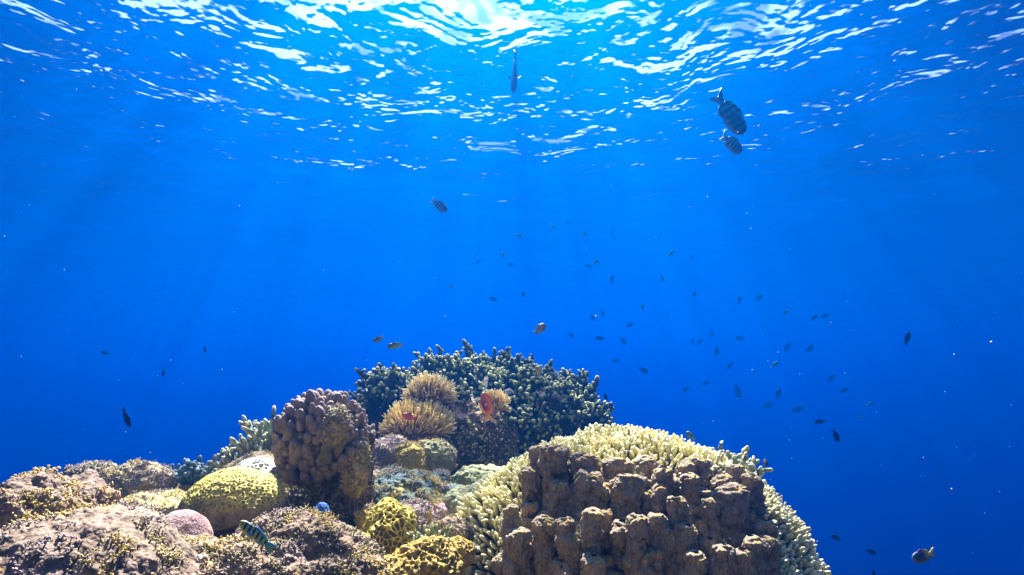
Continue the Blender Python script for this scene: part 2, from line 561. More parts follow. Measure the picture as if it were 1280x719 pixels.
M['teal_twig'] = tip_mat('teal_stub_coral', (0.02, 0.05, 0.06), (0.06, 0.12, 0.12), (0.22, 0.32, 0.28), (0.15, 0.7, 1.0), 0.85, 0.2, 16)
M['tentacle'] = tip_mat('anemone_tentacles', (0.28, 0.15, 0.02), (0.52, 0.36, 0.06), (0.86, 0.76, 0.38), (0.1, 0.65, 1.0), 0.5, 0.4, 20)
M['tentacle_y'] = tip_mat('yellow_tentacles', (0.32, 0.20, 0.015), (0.66, 0.45, 0.05), (0.88, 0.76, 0.34), (0.1, 0.65, 1.0), 0.5, 0.4, 20)


def cup_material(name, body, rim, cup, side, ztop):
    m = Mat(name)
    co = m.coord()
    c = m.mix(m.ramp(m.attr('hgt'), [(0.35, 0.0), (0.8, 1.0)]), body, rim)
    c = m.mix(m.ramp(m.attr('cup'), [(0.35, 0.0), (0.8, 1.0)]), c, cup)
    if side is not None:      # mottled flank, darkened to paint the shaded underside of the dome
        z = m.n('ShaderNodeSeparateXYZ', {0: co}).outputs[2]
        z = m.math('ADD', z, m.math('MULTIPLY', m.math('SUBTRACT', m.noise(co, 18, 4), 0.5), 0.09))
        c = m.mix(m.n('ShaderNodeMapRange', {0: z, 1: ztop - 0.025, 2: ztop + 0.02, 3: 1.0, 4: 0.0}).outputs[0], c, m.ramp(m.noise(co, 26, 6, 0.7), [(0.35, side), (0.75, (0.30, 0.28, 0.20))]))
    c = m.mix(0.5, c, m.ramp(m.noise(co, 140, 3), [(0.3, 0.5), (0.7, 1.35)]), 'MULTIPLY')
    nrm = m.bump(m.noise(co, 200, 4), 0.4, 0.004)
    return m.surface(c, 0.8, nrm, 0.25)


# ------------------------------------------------------------------ reef ground
def build_reef_ground():
    n = 220
    u = np.linspace(-1, 1, n)
    gx = np.sign(u) * (2.2 * np.abs(u) + 17 * np.abs(u) ** 4)
    gy = 2.2 + gx
    X, Y = np.meshgrid(gx, gy)
    p = np.stack([X.ravel(), Y.ravel(), np.zeros(n * n)], 1)
    # a spur that rises out of the deep: nearly level on top, falling away to the sides and behind
    dx = np.clip(np.abs(p[:, 0] + 0.40) - 0.80, 0, None)
    dy = np.clip(np.maximum(p[:, 1] - 3.9, 0.2 - p[:, 1]), 0, None)
    r = np.sqrt(dx ** 2 + dy ** 2)
    z = -0.52 - 0.05 * p[:, 1] - 1.5 * r ** 1.15 + 0.09 * fbm(p * 2.2, 5, 2) + 0.35 * np.clip(r, 0, 2) * fbm(p * 0.8, 4, 6)
    z = np.maximum(z, -17.5)
    v = p.copy()
    v[:, 2] = z
    i = np.arange(n * n).reshape(n, n)
    f = np.stack([i[:-1, :-1], i[:-1, 1:], i[1:, 1:], i[1:, :-1]], -1).reshape(-1, 4)
    structure(mesh_object('reef_ground', v, f, M['ground']))


build_reef_ground()


def px_r(rx, rz, y, ry=None):
    s = y / F_PX
    return (rx * s, ry if ry is not None else rx * s, rz * s)


def rock(name, label, cat, px, py, y, rx, rz, disp, mat, seed, level=6, ry=None, low=0.14, lowscale=1.6, group=None, tilt=0.0):
    o = lump(name, at(px, py, y), px_r(rx, rz, y, ry), level, disp, M[mat] if isinstance(mat, str) else mat, seed, low=low, lowscale=lowscale)
    o.rotation_euler = (0, tilt, 0)
    return tag(o, label, cat, group)


# near left: lumpy mauve mounds
rock('coral_mound', 'lumpy pinkish mauve coral mound rising to a blunt peak, lower left corner', 'coral', 44, 732, 1.06, 52, 116, d_knobs(0.012, 0.0068, 0.6), 'mauve', 11, 7, 0.16, 0.20, 1.9)
rock('coral_mound', 'broad pinkish brown knobbly coral mound with orange spots, left of the pink ball', 'coral', 62, 838, 0.98, 168, 166, d_knobs(0.012, 0.0068, 0.6), 'mauve', 12, 7, 0.2, 0.08, 1.9)
rock('coral_mound', 'low brown coral mound with fine knobs between pink ball and striped fish', 'coral', 232, 760, 1.12, 82, 62, d_knobs(0.012, 0.0075, 0.6), 'mauve_dark', 13, 6, 0.12)
rock('coral_mound', 'brown mauve coral mound covered in small knobs, below the knobbly column', 'coral', 366, 782, 1.18, 108, 116, d_knobs(0.012, 0.0075, 0.6), 'mauve_dark', 14, 7, 0.15, 0.12, 2.0)
rock('coral_ball', 'smooth pale pink coral ball half hidden behind the left mounds', 'coral', 226, 682, 1.22, 33, 40, d_rough(0.03, 0.0015), 'pink', 15, 6, 0.06, 0.05)

# back left rocks
rock('coral_rock', 'dark green overhanging rock jutting out into the blue, far left', 'rock', 116, 594, 2.3, 30, 14, d_rough(0.035, 0.012), 'olive_rock', 21, 6, 0.07, 0.12, tilt=0.05)
rock('coral_rock', 'rounded grey olive rock with pale top, next to the overhanging rock', 'rock', 170, 610, 2.25, 38, 30, d_rough(0.04, 0.013), 'olive_rock', 22, 6, 0.12, 0.14)
rock('coral_rock', 'yellow algae covered slab in front of the rounded olive rock', 'rock', 195, 655, 1.95, 58, 36, d_rough(0.04, 0.012), 'yellow_slab', 23, 6, 0.18, 0.1)
rock('coral_rock', 'tan rounded rock behind the honeycomb dome', 'rock', 322, 600, 2.15, 40, 29, d_rough(0.06, 0.008), 'tan_rock', 24, 6, 0.13, 0.1)
rock('coral_rock', 'olive rocky ledge under the green branching corals', 'rock', 300, 625, 2.4, 75, 45, d_rough(0.05, 0.014), 'olive_rock', 25, 6, 0.2, 0.1)

# the yellow honeycomb dome
c0 = at(293, 636, 1.6)
dome = thing('brain_coral', 'yellow dome coral patterned with round cups, dark underneath', 'coral', c0)
sc_ = 1.6 / F_PX
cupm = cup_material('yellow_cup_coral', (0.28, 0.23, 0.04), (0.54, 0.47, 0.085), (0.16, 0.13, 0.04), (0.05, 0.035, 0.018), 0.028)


def dome_disp(p, n, d):
    h, a = d_cups(0.0098, 0.0036)(p, n, d)
    under = sstep(0.05, -0.6, d[:, 2])
    fade = sstep(-0.15, 0.25, d[:, 2])
    return h * fade - 0.05 * under + 0.008 * fbm(p * 22, 4, 3) * (1 - fade), {'hgt': a['hgt'] * fade, 'cup': a['cup'] * fade, 'cell': a['cell']}


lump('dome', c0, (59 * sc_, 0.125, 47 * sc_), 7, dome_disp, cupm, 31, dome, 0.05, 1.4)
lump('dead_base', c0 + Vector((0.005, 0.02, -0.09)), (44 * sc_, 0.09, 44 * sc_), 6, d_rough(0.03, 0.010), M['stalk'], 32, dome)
wcup = cup_material('pale_cup_coral', (0.40, 0.42, 0.30), (0.70, 0.72, 0.60), (0.03, 0.05, 0.04), None, 0)
rock('honeycomb_coral', 'pale green white honeycomb coral with dark holes behind yellow dome', 'coral', 321, 597, 1.85, 29, 22, d_cups(0.013, 0.004), wcup, 33, 6, 0.07, 0.05)
rock('honeycomb_coral', 'small pale pitted coral lump touching the knobbly column', 'coral', 353, 596, 1.87, 13, 13, d_cups(0.014, 0.004), wcup, 34, 6, 0.03, 0.05)


# stubby branching corals
def twigs(name, label, px, py, y, wpx, hpx, n, seed, mat, parent=None, thick=3.2, group=None):
    """a low bush of stubby forked branches standing on px, py"""
    rs = np.random.RandomState(seed)
    s = y / F_PX
    V = []
    th = rs.uniform(0, 2 * np.pi, n)
    rr = np.sqrt(rs.uniform(0, 1, n))
    px_, py_ = rr * np.cos(th), rr * np.sin(th)
    root = np.stack([px_ * wpx * s * 0.35, py_ * wpx * s * 0.35, np.zeros(n)], 1)
    d = norm(np.stack([px_ * 0.75, py_ * 0.75, np.full(n, 1.0)], 1) + rs.normal(scale=0.18, size=(n, 3)))
    L = hpx * s * (0.55 + 0.45 * (1 - rr ** 2)) * rs.uniform(0.75, 1.1, n)
    P, R = finger_paths(root, d, L, np.full(n, thick * s), rs, 0.2, 6, 0.85)
    parts = []
    v, f, t = tubes(P, R, 7)
    parts.append((v, f, {'tip': t * 0.9}))
    for k in range(5):
        at_ = rs.randint(2, 6, n)
        r2 = P[np.arange(n), at_]
        d2 = norm(d + rs.normal(scale=0.75, size=(n, 3)) + np.array([0, 0, 0.35]))
        L2 = hpx * s * rs.uniform(0.16, 0.34, n)
        P2, R2 = finger_paths(r2, d2, L2, np.full(n, thick * s * 0.8), rs, 0.25, 5, 0.95)
        v, f, t = tubes(P2, R2, 7)
        parts.append((v, f, {'tip': 0.4 + 0.6 * t}))
    v, f, a = merge(parts)
    v = v + (fbm(v / (4 * s), 2, 3)[:, None] * norm(v) * 0.8 * s)
    o = mesh_object(name, v, f, M[mat], parent, attr=a)
    o.location = at(px, py, y)
    if parent is None:
        tag(o, label, 'coral', group)
    return o


twigs('branching_coral', 'largest green branching coral, leaning against the left side of the knobbly column', 333, 585, 2.3, 46, 56, 26, 41, 'twig')
twigs('branching_coral', 'green stubby branching coral standing on the ledge behind the pale honeycomb coral', 298, 592, 2.3, 34, 34, 18, 42, 'twig')
twigs('branching_coral', 'small green branching coral at the left end of the ledge', 272, 598, 2.35, 24, 22, 12, 43, 'twig')
twigs('branching_coral', 'dark teal bushy coral tuft above the left end of the yellow dome', 241, 604, 2.3, 28, 23, 22, 44, 'teal_twig')
twigs('branching_coral', 'blue green bushy coral patch right of the olive rock', 212, 612, 2.35, 40, 24, 26, 45, 'teal_twig', thick=2.6)
twigs('branching_coral', 'teal green branching coral peeping over the right slope of the finger coral', 918, 600, 2.15, 62, 34, 24, 46, 'twig')


# ------------------------------------------------------------------ knobbly column
def build_knob_column():
    y = 1.85
    s = y / F_PX
    c = at(408, 556, y)
    t = thing('knobbly_coral', 'tall lilac grey coral of rounded knobs on a dark stalk', 'coral', c)
    rs = np.random.RandomState(51)
    r = np.array([54 * s, 0.125, 55 * s])
    n = 360
    k = np.arange(n) + 0.5
    ph = np.arccos(1 - 2 * k / n)
    th = np.pi * (1 + 5 ** 0.5) * k
    d = np.stack([np.cos(th) * np.sin(ph), np.sin(th) * np.sin(ph), np.cos(ph)], 1)
    d = norm(d + rs.normal(scale=0.07, size=d.shape))
    d = d[d[:, 2] > -0.62]
    n = len(d)
    lowf = 1 + 0.16 * fbm(d * 1.7 + 3, 3, 4)
    surf = d * r * lowf[:, None]
    nd = norm(d / r)
    grow = norm(nd * 0.7 + np.array([0, 0, 0.95]))
    L = (0.022 + 0.017 * rs.rand(n)) * (0.7 + 0.5 * np.clip(d[:, 2] + 0.3, 0, 1))
    rad = (0.0112 + 0.0065 * rs.rand(n)) * (0.9 + 0.25 * rs.rand(n))
    v0, f0 = ico(3)
    parts = []
    for i in range(n):
        z = grow[i]
        x = norm(np.cross(z, [0.3, 1, 0.1]))
        yv = np.cross(z, x)
        Mx = np.stack([x, yv, z], 1)
        q = v0 * np.array([rad[i], rad[i] * rs.uniform(0.9, 1.2), L[i]])
        q = q * (1 + 0.10 * fbm(v0 * 1.5 + i, 2, 1))[:, None]
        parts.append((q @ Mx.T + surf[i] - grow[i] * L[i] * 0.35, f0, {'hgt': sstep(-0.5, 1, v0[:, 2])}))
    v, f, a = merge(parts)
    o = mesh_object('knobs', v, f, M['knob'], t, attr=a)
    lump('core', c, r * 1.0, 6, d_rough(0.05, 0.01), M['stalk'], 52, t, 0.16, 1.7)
    # patches where the knobs have died and are overgrown
    lump('algae_patch', c + Vector((0.050, -0.095, 0.055)), (0.042, 0.05, 0.062), 5, d_rough(0.02, 0.006), M['olive_rock'], 53, t)
    lump('algae_patch', c + Vector((0.105, -0.07, -0.055)), (0.036, 0.045, 0.085), 5, d_rough(0.018, 0.007), M['olive_rock'], 54, t)
    st = lump('stalk', at(424, 640, y + 0.02), (40 * s, 0.09, 92 * s), 7, d_rough(0.035, 0.014), M['stalk'], 55, t, 0.10, 2.2)


build_knob_column()
rock('coral_rock', 'dark low rock filling the gap between the yellow dome and the dark stalk', 'rock', 366, 648, 2.1, 44, 46, d_rough(0.04, 0.012), 'stalk', 58, 6, 0.12)
rock('tunicate', 'bright blue tunicate stuck at the foot of the dark stalk', 'tunicate', 402, 645, 1.36, 9.5, 16,
     d_rough(0.012, 0.0015), coral_mat('blue_tunicate', [(0.3, (0.02, 0.10, 0.55)), (0.7, (0.06, 0.22, 0.80))], 20, None, 0, 300, 0.4), 56, 5, 0.02, 0.1)
rock('coral_crust', 'yellow crust of coral edging the top of the brown mound under the stalk', 'coral', 408, 676, 1.36, 50, 14, d_rough(0.02, 0.005), 'yellow_lump', 57, 6, 0.06)

# ------------------------------------------------------------------ middle: crusted rocks
rock('coral_rock', 'lilac grey lumpy rock between the knobbly column and the lower anemone', 'rock', 488, 592, 2.6, 31, 33, d_knobs(0.028, 0.016, 0.4), 'lilac_rock', 61, 6, 0.12)
rock('coral_rock', 'yellow green lump at the right end of the lilac rock', 'rock', 512, 579, 2.52, 15, 16, d_knobs(0.02, 0.010, 0.5), 'yellow_lump', 62, 6, 0.06)
rock('coral_rock', 'dark green lump with yellow cap under the lower anemone', 'rock', 541, 574, 2.62, 21, 17, d_knobs(0.022, 0.010, 0.5), 'green_rock', 63, 6, 0.08)
rock('coral_lump', 'pale pinkish rubble lump beside the foot of the knobbly column', 'rock', 472, 615, 2.1, 17, 15, d_knobs(0.02, 0.01, 0.5), 'lilac_rock', 64, 6, 0.06)
rock('crusted_rock', 'blue and teal crusted mound right of the dark stalk', 'rock', 497, 636, 2.0, 47, 31, d_knobs(0.045, 0.016, 0.45), 'blue_crust', 65, 7, 0.13, 0.15, 2.0)
rock('crusted_rock', 'round yellow and blue rock behind the teal mound', 'rock', 547, 616, 2.25, 24, 24, d_rough(0.05, 0.010), 'blue_crust', 66, 6, 0.08, 0.08)
rock('crusted_rock', 'small deep blue crusted rock between teal mound and green boulders', 'rock', 556, 634, 2.05, 26, 17, d_knobs(0.03, 0.012, 0.45), 'blue_crust', 67, 6, 0.07)
rock('boulder_coral', 'long green boulder coral at the back with a knobbed ridge', 'coral', 606, 609, 2.25, 34, 17, d_knobs(0.026, 0.011, 0.5), 'green_rock', 68, 6, 0.09)
rock('boulder_coral', 'round grey green boulder coral leaning on the finger coral slope', 'coral', 621, 626, 2.05, 26, 20, d_knobs(0.030, 0.012, 0.5), 'green_rock', 69, 6, 0.08)
rock('boulder_coral', 'pale green boulder coral with grey knob overhanging a dark hollow', 'coral', 588, 641, 1.95, 29, 19, d_knobs(0.032, 0.013, 0.5), 'green_rock', 70, 6, 0.08)
rock('coral_rock', 'grey blue knobbly rock left of the dark hollow', 'rock', 517, 664, 1.8, 21, 20, d_knobs(0.025, 0.011, 0.45), 'lilac_rock', 71, 6, 0.07)
slitm = cup_material('yellow_maze_coral', (0.17, 0.14, 0.04), (0.54, 0.44, 0.06), (0.1, 0.1, 0.02), None, 0)
rock('maze_coral', 'bright yellow maze coral with dark slits', 'coral', 488, 678, 1.62, 29, 45, d_slits(0.0135, 0.009), slitm, 72, 7, 0.09, 0.12)
rock('ruffled_coral', 'ochre ruffled coral along the bottom edge beside the finger coral', 'coral', 534, 712, 1.42, 38, 34, d_slits(0.016, 0.007), 'ruffle', 73, 6, 0.09, 0.2, 2.2)
rock('ruffled_coral', 'brown orange ruffled coral at the bottom edge below the maze coral', 'coral', 484, 732, 1.36, 36, 32, d_slits(0.014, 0.005), 'ruffle', 74, 6, 0.09, 0.15)
rock('ruffled_coral', 'small bright yellow ruffled coral touching the left edge of the finger coral', 'coral', 574, 690, 1.56, 17, 14, d_slits(0.013, 0.005), 'ruffle', 75, 6, 0.05)
twigs('branching_coral', 'tan branching coral sprig above the ochre ruffled coral', 538, 694, 1.55, 30, 34, 22, 76, 'twig', thick=2.0)

rock('coral_lump', 'small pinkish rubble lump in front of the deep blue crusted rock', 'rock', 548, 645, 1.9, 13, 9, d_knobs(0.018, 0.008, 0.5), 'pink', 77, 5, 0.04)
rock('coral_lump', 'tan rubble lump just below the dark hollow', 'rock', 560, 672, 1.72, 18, 12, d_knobs(0.02, 0.009, 0.5), 'tan_rock', 78, 6, 0.05)
rock('coral_rock', 'yellow crusted rock at the right foot of the dark stalk', 'rock', 462, 660, 1.75, 14, 26, d_rough(0.025, 0.008), 'yellow_lump', 79, 6, 0.06)

# ------------------------------------------------------------------ back coral head
HY = 3.5


def build_coral_head():
    s = HY / F_PX
    c = at(610, 545, HY)
    t = thing('bushy_coral', 'large dark green branching coral head in the middle distance', 'coral', c)
    rs = np.random.RandomState(81)
    cores = [((0, 0, 0), (118 * s, 0.52, 76 * s)), ((-112 * s, -0.05, 32 * s), (34 * s, 0.2, 36 * s)),
             ((96 * s, 0.0, 16 * s), (40 * s, 0.3, 44 * s)), ((-40 * s, 0.02, 36 * s), (66 * s, 0.3, 40 * s)), ((40 * s, 0.05, 38 * s), (56 * s, 0.3, 36 * s))]
    parts, roots, dirs = [], [], []
    for i, (o_, r) in enumerate(cores):
        v, f, a = lump_arrays(r, 5, d_rough(0.12, 0.04), 82 + i, 0.16, 2.2)
        parts.append((v + np.array(o_), f, {}))
        m = int(1500 * (r[0] * r[2]) / 0.22) + 40
        k = rs.normal(size=(m, 3))
        k = norm(k)
        k = k[(k[:, 2] > -0.35) & (k[:, 1] < 0.55)]
        roots.append(k * np.array(r) * 0.97 + np.array(o_))
        dirs.append(norm(k / np.array(r)))
    v, f, a = merge(parts)
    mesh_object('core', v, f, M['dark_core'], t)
    root, nd = np.concatenate(roots), np.concatenate(dirs)
    keep = np.ones(len(root), bool)
    for o_, r in cores:      # drop roots buried inside another lobe
        q = (root - np.array(o_)) / (np.array(r) * 0.93)
        keep &= (q ** 2).sum(1) > 1
    # no branches over the rocky face that carries the anemones
    keep &= ~((np.abs(root[:, 0] + 62 * s) < 78 * s) & (root[:, 1] < -0.1) & (root[:, 2] < 34 * s))
    root, nd = root[keep], nd[keep]
    # clumps: grow where a noise is high
    cl = fbm(root * 6, 2, 5)
    d = norm(nd * 0.8 + np.array([0, 0, 0.7]) + rs.normal(scale=0.3, size=nd.shape))
    n = len(root)
    L = (0.038 + 0.042 * rs.rand(n)) * (1 + 1.6 * np.clip(cl, -0.4, 0.8))
    rad = 0.0105 + 0.006 * rs.rand(n)
    P, R = finger_paths(root, d, L, rad, rs, 0.25, 5, 0.9)
    out = []
    v, f, tt = tubes(P, R, 6)
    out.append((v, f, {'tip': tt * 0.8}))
    for k in range(6):
        ai = rs.randint(2, 5, n)
        d2 = norm(d * 0.6 + rs.normal(scale=0.8, size=d.shape) + np.array([0, -0.1, 0.45]))
        L2 = 0.020 + 0.026 * rs.rand(n)
        P2, R2 = finger_paths(P[np.arange(n), ai], d2, L2, rad * rs.uniform(0.65, 0.95, n), rs, 0.3, 4, 0.9)
        v, f, tt = tubes(P2, R2, 5)
        out.append((v, f, {'tip': 0.35 + 0.65 * tt}))
    v, f, a = merge(out)
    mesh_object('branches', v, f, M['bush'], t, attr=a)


build_coral_head()


def build_rock_face():
    y = 3.05
    c = at(596, 556, y)
    t = thing('encrusted_rock', 'ragged tan rock face in front of the dark green coral head', 'rock', c)
    r = np.array(px_r(40, 36, y, 0.17))
    lump('rock', c, r, 6, d_knobs(0.035, 0.022, 0.6), M['rock_face'], 91, t, 0.22, 2.4)
    rs = np.random.RandomState(92)
    k = norm(rs.normal(size=(900, 3)))
    k = k[(k[:, 2] > -0.6) & (k[:, 1] < 0.4)]
    k = k[fbm(k * 3.0 + 4, 2, 3) > -0.15]
    d = norm(norm(k / r) * 0.9 + np.array([0, 0, 0.5]) + rs.normal(scale=0.35, size=k.shape))
    n = len(k)
    rad = 0.006 + 0.004 * rs.rand(n)
    P, R = finger_paths(k * r * 1.12, d, 0.02 + 0.03 * rs.rand(n), rad, rs, 0.4, 5, 0.85)
    v, f, tt = tubes(P, R, 6)
    out = [(v, f, {'tip': tt * 0.8})]
    for q in range(3):
        d2 = norm(d * 0.6 + rs.normal(scale=0.8, size=d.shape) + np.array([0, 0, 0.4]))
        P2, R2 = finger_paths(P[np.arange(n), rs.randint(2, 5, n)], d2, 0.012 + 0.018 * rs.rand(n), rad * 0.75, rs, 0.3, 4, 0.9)
        v, f, tt = tubes(P2, R2, 5)
        out.append((v, f, {'tip': 0.35 + 0.65 * tt}))
    v, f, a = merge(out)
    mesh_object('branches', v, f, M['face_twig'], t, attr=a)


build_rock_face()


def anemone(label, px, py, y, rx, rz, n, L, rad, seed, mat, base='tan_rock'):
    s = y / F_PX
    c = at(px, py, y)
    t = thing('sea_anemone', label, 'anemone', c, 'sea anemones on the coral head')
    r = np.array(px_r(rx, rz, y, rx * s * 0.7)) * 0.72
    lump('column', c, r * 0.95, 5, d_rough(0.05, 0.006), M[base], seed, t, 0.1)
    rs = np.random.RandomState(seed)
    k = norm(rs.normal(size=(n * 2, 3)))
    k = k[(k[:, 2] > -0.35) & (k[:, 1] < 0.6)][:n]
    d = norm(norm(k / r) * 0.85 + np.array([0.05, 0, 0.55]) + rs.normal(scale=0.16, size=k.shape))
    curl = np.array([0.30, -0.1, 0.25]) + 0.5 * np.stack([vnoise(k * 2.0 + 3, 1), vnoise(k * 2 + 11, 2), vnoise(k * 2 + 23, 3)], 1)
    P, R = finger_paths(k * r, d, L * rs.uniform(0.7, 1.2, len(k)), rad * rs.uniform(0.8, 1.1, len(k)), rs, 0.25, 7, 0.75, curl)
    v, f, tt = tubes(P, R, 6)
    mesh_object('tentacles', v, f, M[mat], t, attr={'tip': tt})
    return t


anemone('tan sea anemone, the upper one, spreading over the coral head', 536, 498, 2.95, 25, 16, 520, 0.066, 0.0031, 101, 'tentacle')
anemone('golden tan sea anemone, the lower and larger one above the lilac rock', 521, 538, 2.85, 40, 22, 900, 0.070, 0.0031, 102, 'tentacle_y')
anemone('small yellow sea anemone wrapped around the orange fish', 618, 509, 2.86, 13, 12, 220, 0.042, 0.003, 103, 'tentacle_y')


# ------------------------------------------------------------------ right: finger coral and brown columns
FY = 1.86
FC = at(785, 826, FY)
FS = FY / F_PX
FR = np.array([238 * FS, 0.42, 250 * FS])


def surf_y(px, py):
    """distance at which the ray through a pixel meets the finger coral's mound"""
    d = np.array(at(px, py, 1.0))
    q, e = d / FR, -np.array(FC) / FR
    A, B, Cc = (q * q).sum(), 2 * (q * e).sum(), (e * e).sum() - 1
    D = B * B - 4 * A * Cc
    return (-B - math.sqrt(D)) / (2 * A) if D > 0 else None


def build_finger_coral():
    t = thing('finger_coral', 'pale yellow finger coral carpeting the large mound on the right', 'coral', FC)
    lump('mound', FC, FR, 6, d_rough(0.08, 0.006), M['column_base'], 111, t, 0.0)
    rs = np.random.RandomState(112)
    # roots spread evenly by thinning random points
    k = norm(rs.normal(size=(60000, 3)))
    k = k[(k[:, 2] > -0.1) & (k[:, 1] < 0.75)]
    p = k * FR * (1 + 0.045 * fbm(k * 2.6, 3, 2))[:, None]
    cell, kept, grid = 0.0086, [], {}
    for i, q in enumerate(p):
        key = tuple((q / cell).astype(int))
        ok = True
        for a in (-1, 0, 1):
            for b in (-1, 0, 1):
                for c_ in (-1, 0, 1):
                    for j in grid.get((key[0] + a, key[1] + b, key[2] + c_), ()):
                        if ((p[j] - q) ** 2).sum() < cell * cell:
                            ok = False
        if ok:
            grid.setdefault(key, []).append(i)
            kept.append(i)
    p, k = p[kept], k[kept]
    nd = norm(k / FR)
    # waves of fingers leaning together
    lean = np.stack([vnoise(p * 9 + 2, 1), vnoise(p * 9 + 30, 2), 0.5 * vnoise(p * 9 + 60, 3)], 1)
    d = norm(nd * 0.8 + np.array([0, -0.05, 0.45]) + 0.5 * lean + rs.normal(scale=0.14, size=nd.shape))
    n = len(p)
    L = (0.026 + 0.016 * rs.rand(n)) * (1 + 0.35 * vnoise(p * 14, 5))
    P, R = finger_paths(p, d, L, 0.0038 + 0.0014 * rs.rand(n), rs, 0.35, 6, 0.98)
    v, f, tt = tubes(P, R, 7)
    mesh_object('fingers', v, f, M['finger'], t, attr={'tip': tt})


build_finger_coral()

COLUMNS = [  # px, top py, width px, bottom py
    (673, 566, 15, 660), (690, 566, 32, 660), (730, 568, 27, 620), (663, 587, 25, 690), (772, 575, 30, 620), (736, 595, 28, 640),
    (720, 607, 20, 680), (752, 604, 30, 660), (781, 602, 32, 660), (762, 613, 14, 660), (776, 628, 19, 670), (742, 638, 20, 719),
    (758, 646, 13, 700), (681, 652, 23, 710), (705, 654, 21, 700), (685, 670, 33, 740), (715, 671, 25, 740), (648, 663, 26, 710),
    (650, 685, 28, 740), (704, 704, 34, 750), (742, 702, 27, 750), (768, 709, 27, 750), (780, 655, 30, 720), (797, 591, 18, 630),
    (806, 582, 26, 630), (832, 582, 24, 620), (829, 594, 20, 640), (858, 573, 18, 600), (857, 583, 25, 620), (875, 577, 20, 610),
    (890, 584, 23, 620), (904, 590, 30, 640), (920, 584, 15, 630), (915, 610, 37, 719), (939, 597, 18, 690), (862, 602, 16, 650),
    (848, 605, 24, 660), (879, 610, 20, 660), (846, 621, 16, 730), (883, 621, 20, 740), (806, 617, 18, 660), (824, 613, 14, 660),
    (835, 630, 12, 680), (820, 641, 24, 700), (797, 648, 21, 720), (834, 668, 21, 740), (820, 684, 14, 740), (939, 669, 17, 740),
    (957, 660, 18, 710), (955, 680, 26, 740), (929, 692, 16, 740), (797, 608, 16, 650), (860, 660, 22, 740), (905, 680, 20, 750),
    (733, 660, 20, 720), (800, 690, 24, 750), (870, 700, 20, 760), (630, 700, 20, 745), (700, 610, 20, 680), (640, 640, 14, 680)]


def column_arrays(r, h, seed):
    """one pillar: rounded crown, ridged and lumpy sides, standing from z = -h to 0"""
    na, nz = 96, max(50, int(90 * h / 0.12))
    t = np.linspace(0, 1, nz)
    # arc length over the crown then down the side
    z, rad = np.zeros(nz), np.zeros(nz)
    crown = r * 1.1
    tot = crown * 1.4 + h
    for i, u in enumerate(t):
        sarc = u * tot
        if sarc < crown * 1.4:
            a = sarc / (crown * 1.4) * math.pi / 2
            rad[i], z[i] = r * math.sin(a) ** 0.8, -r * 0.62 * (1 - math.cos(a))
        else:
            q = (sarc - crown * 1.4) / h
            rad[i], z[i] = r * (1 - 0.34 * q), -r * 0.62 - q * h
    a = np.linspace(0, 2 * np.pi, na, endpoint=False)
    A, T = np.meshgrid(a, np.arange(nz))
    rs = np.random.RandomState(seed)
    off = rs.uniform(-30, 30, 3)
    ex = rs.uniform(0.8, 1.25)
    v = np.stack([np.cos(A).ravel() * rad[T].ravel() * ex, np.sin(A).ravel() * rad[T].ravel(), z[T].ravel()], 1)
    n = norm(np.stack([np.cos(A).ravel(), np.sin(A).ravel(), np.where(z[T].ravel() > -r * 0.62, 1.0 - rad[T].ravel() / r + 0.25, 0.0)], 1))
    p = v + off
    v = v + n * (0.30 * r * fbm(p / (r * 1.3), 3, 2))[:, None]
    mid = np.clip(1 - worley(p / np.array([0.026, 0.026, 0.034]), 12)[0] ** 2, 0, 1)
    v = v + n * (0.0125 * (mid - 0.45))[:, None]
    q = p / 0.0092
    q[:, 2] *= 0.42
    q = q + 0.5 * np.stack([vnoise(q * 0.7, 1), vnoise(q * 0.7 + 9, 2), vnoise(q * 0.7 + 21, 3)], 1)
    d1, d2, idv = worley(q, 2)
    k = knob(d1, 0.85)
    k2 = knob(worley(q * 2.1 + 4, 6)[0], 0.85)
    v = v + n * (0.0072 * k + 0.0032 * k2 + 0.0022 * fbm(p / 0.006, 3, 4))[:, None]
    i = np.arange(nz * na).reshape(nz, na)
    i2 = np.roll(i, -1, 1)
    f = np.stack([i[:-1], i[1:], i2[1:], i2[:-1]], -1).reshape(-1, 4)
    return v, f, {'hgt': k, 'cell': idv, 'cap': sstep(-r * 1.3, -r * 0.3, v[:, 2])}


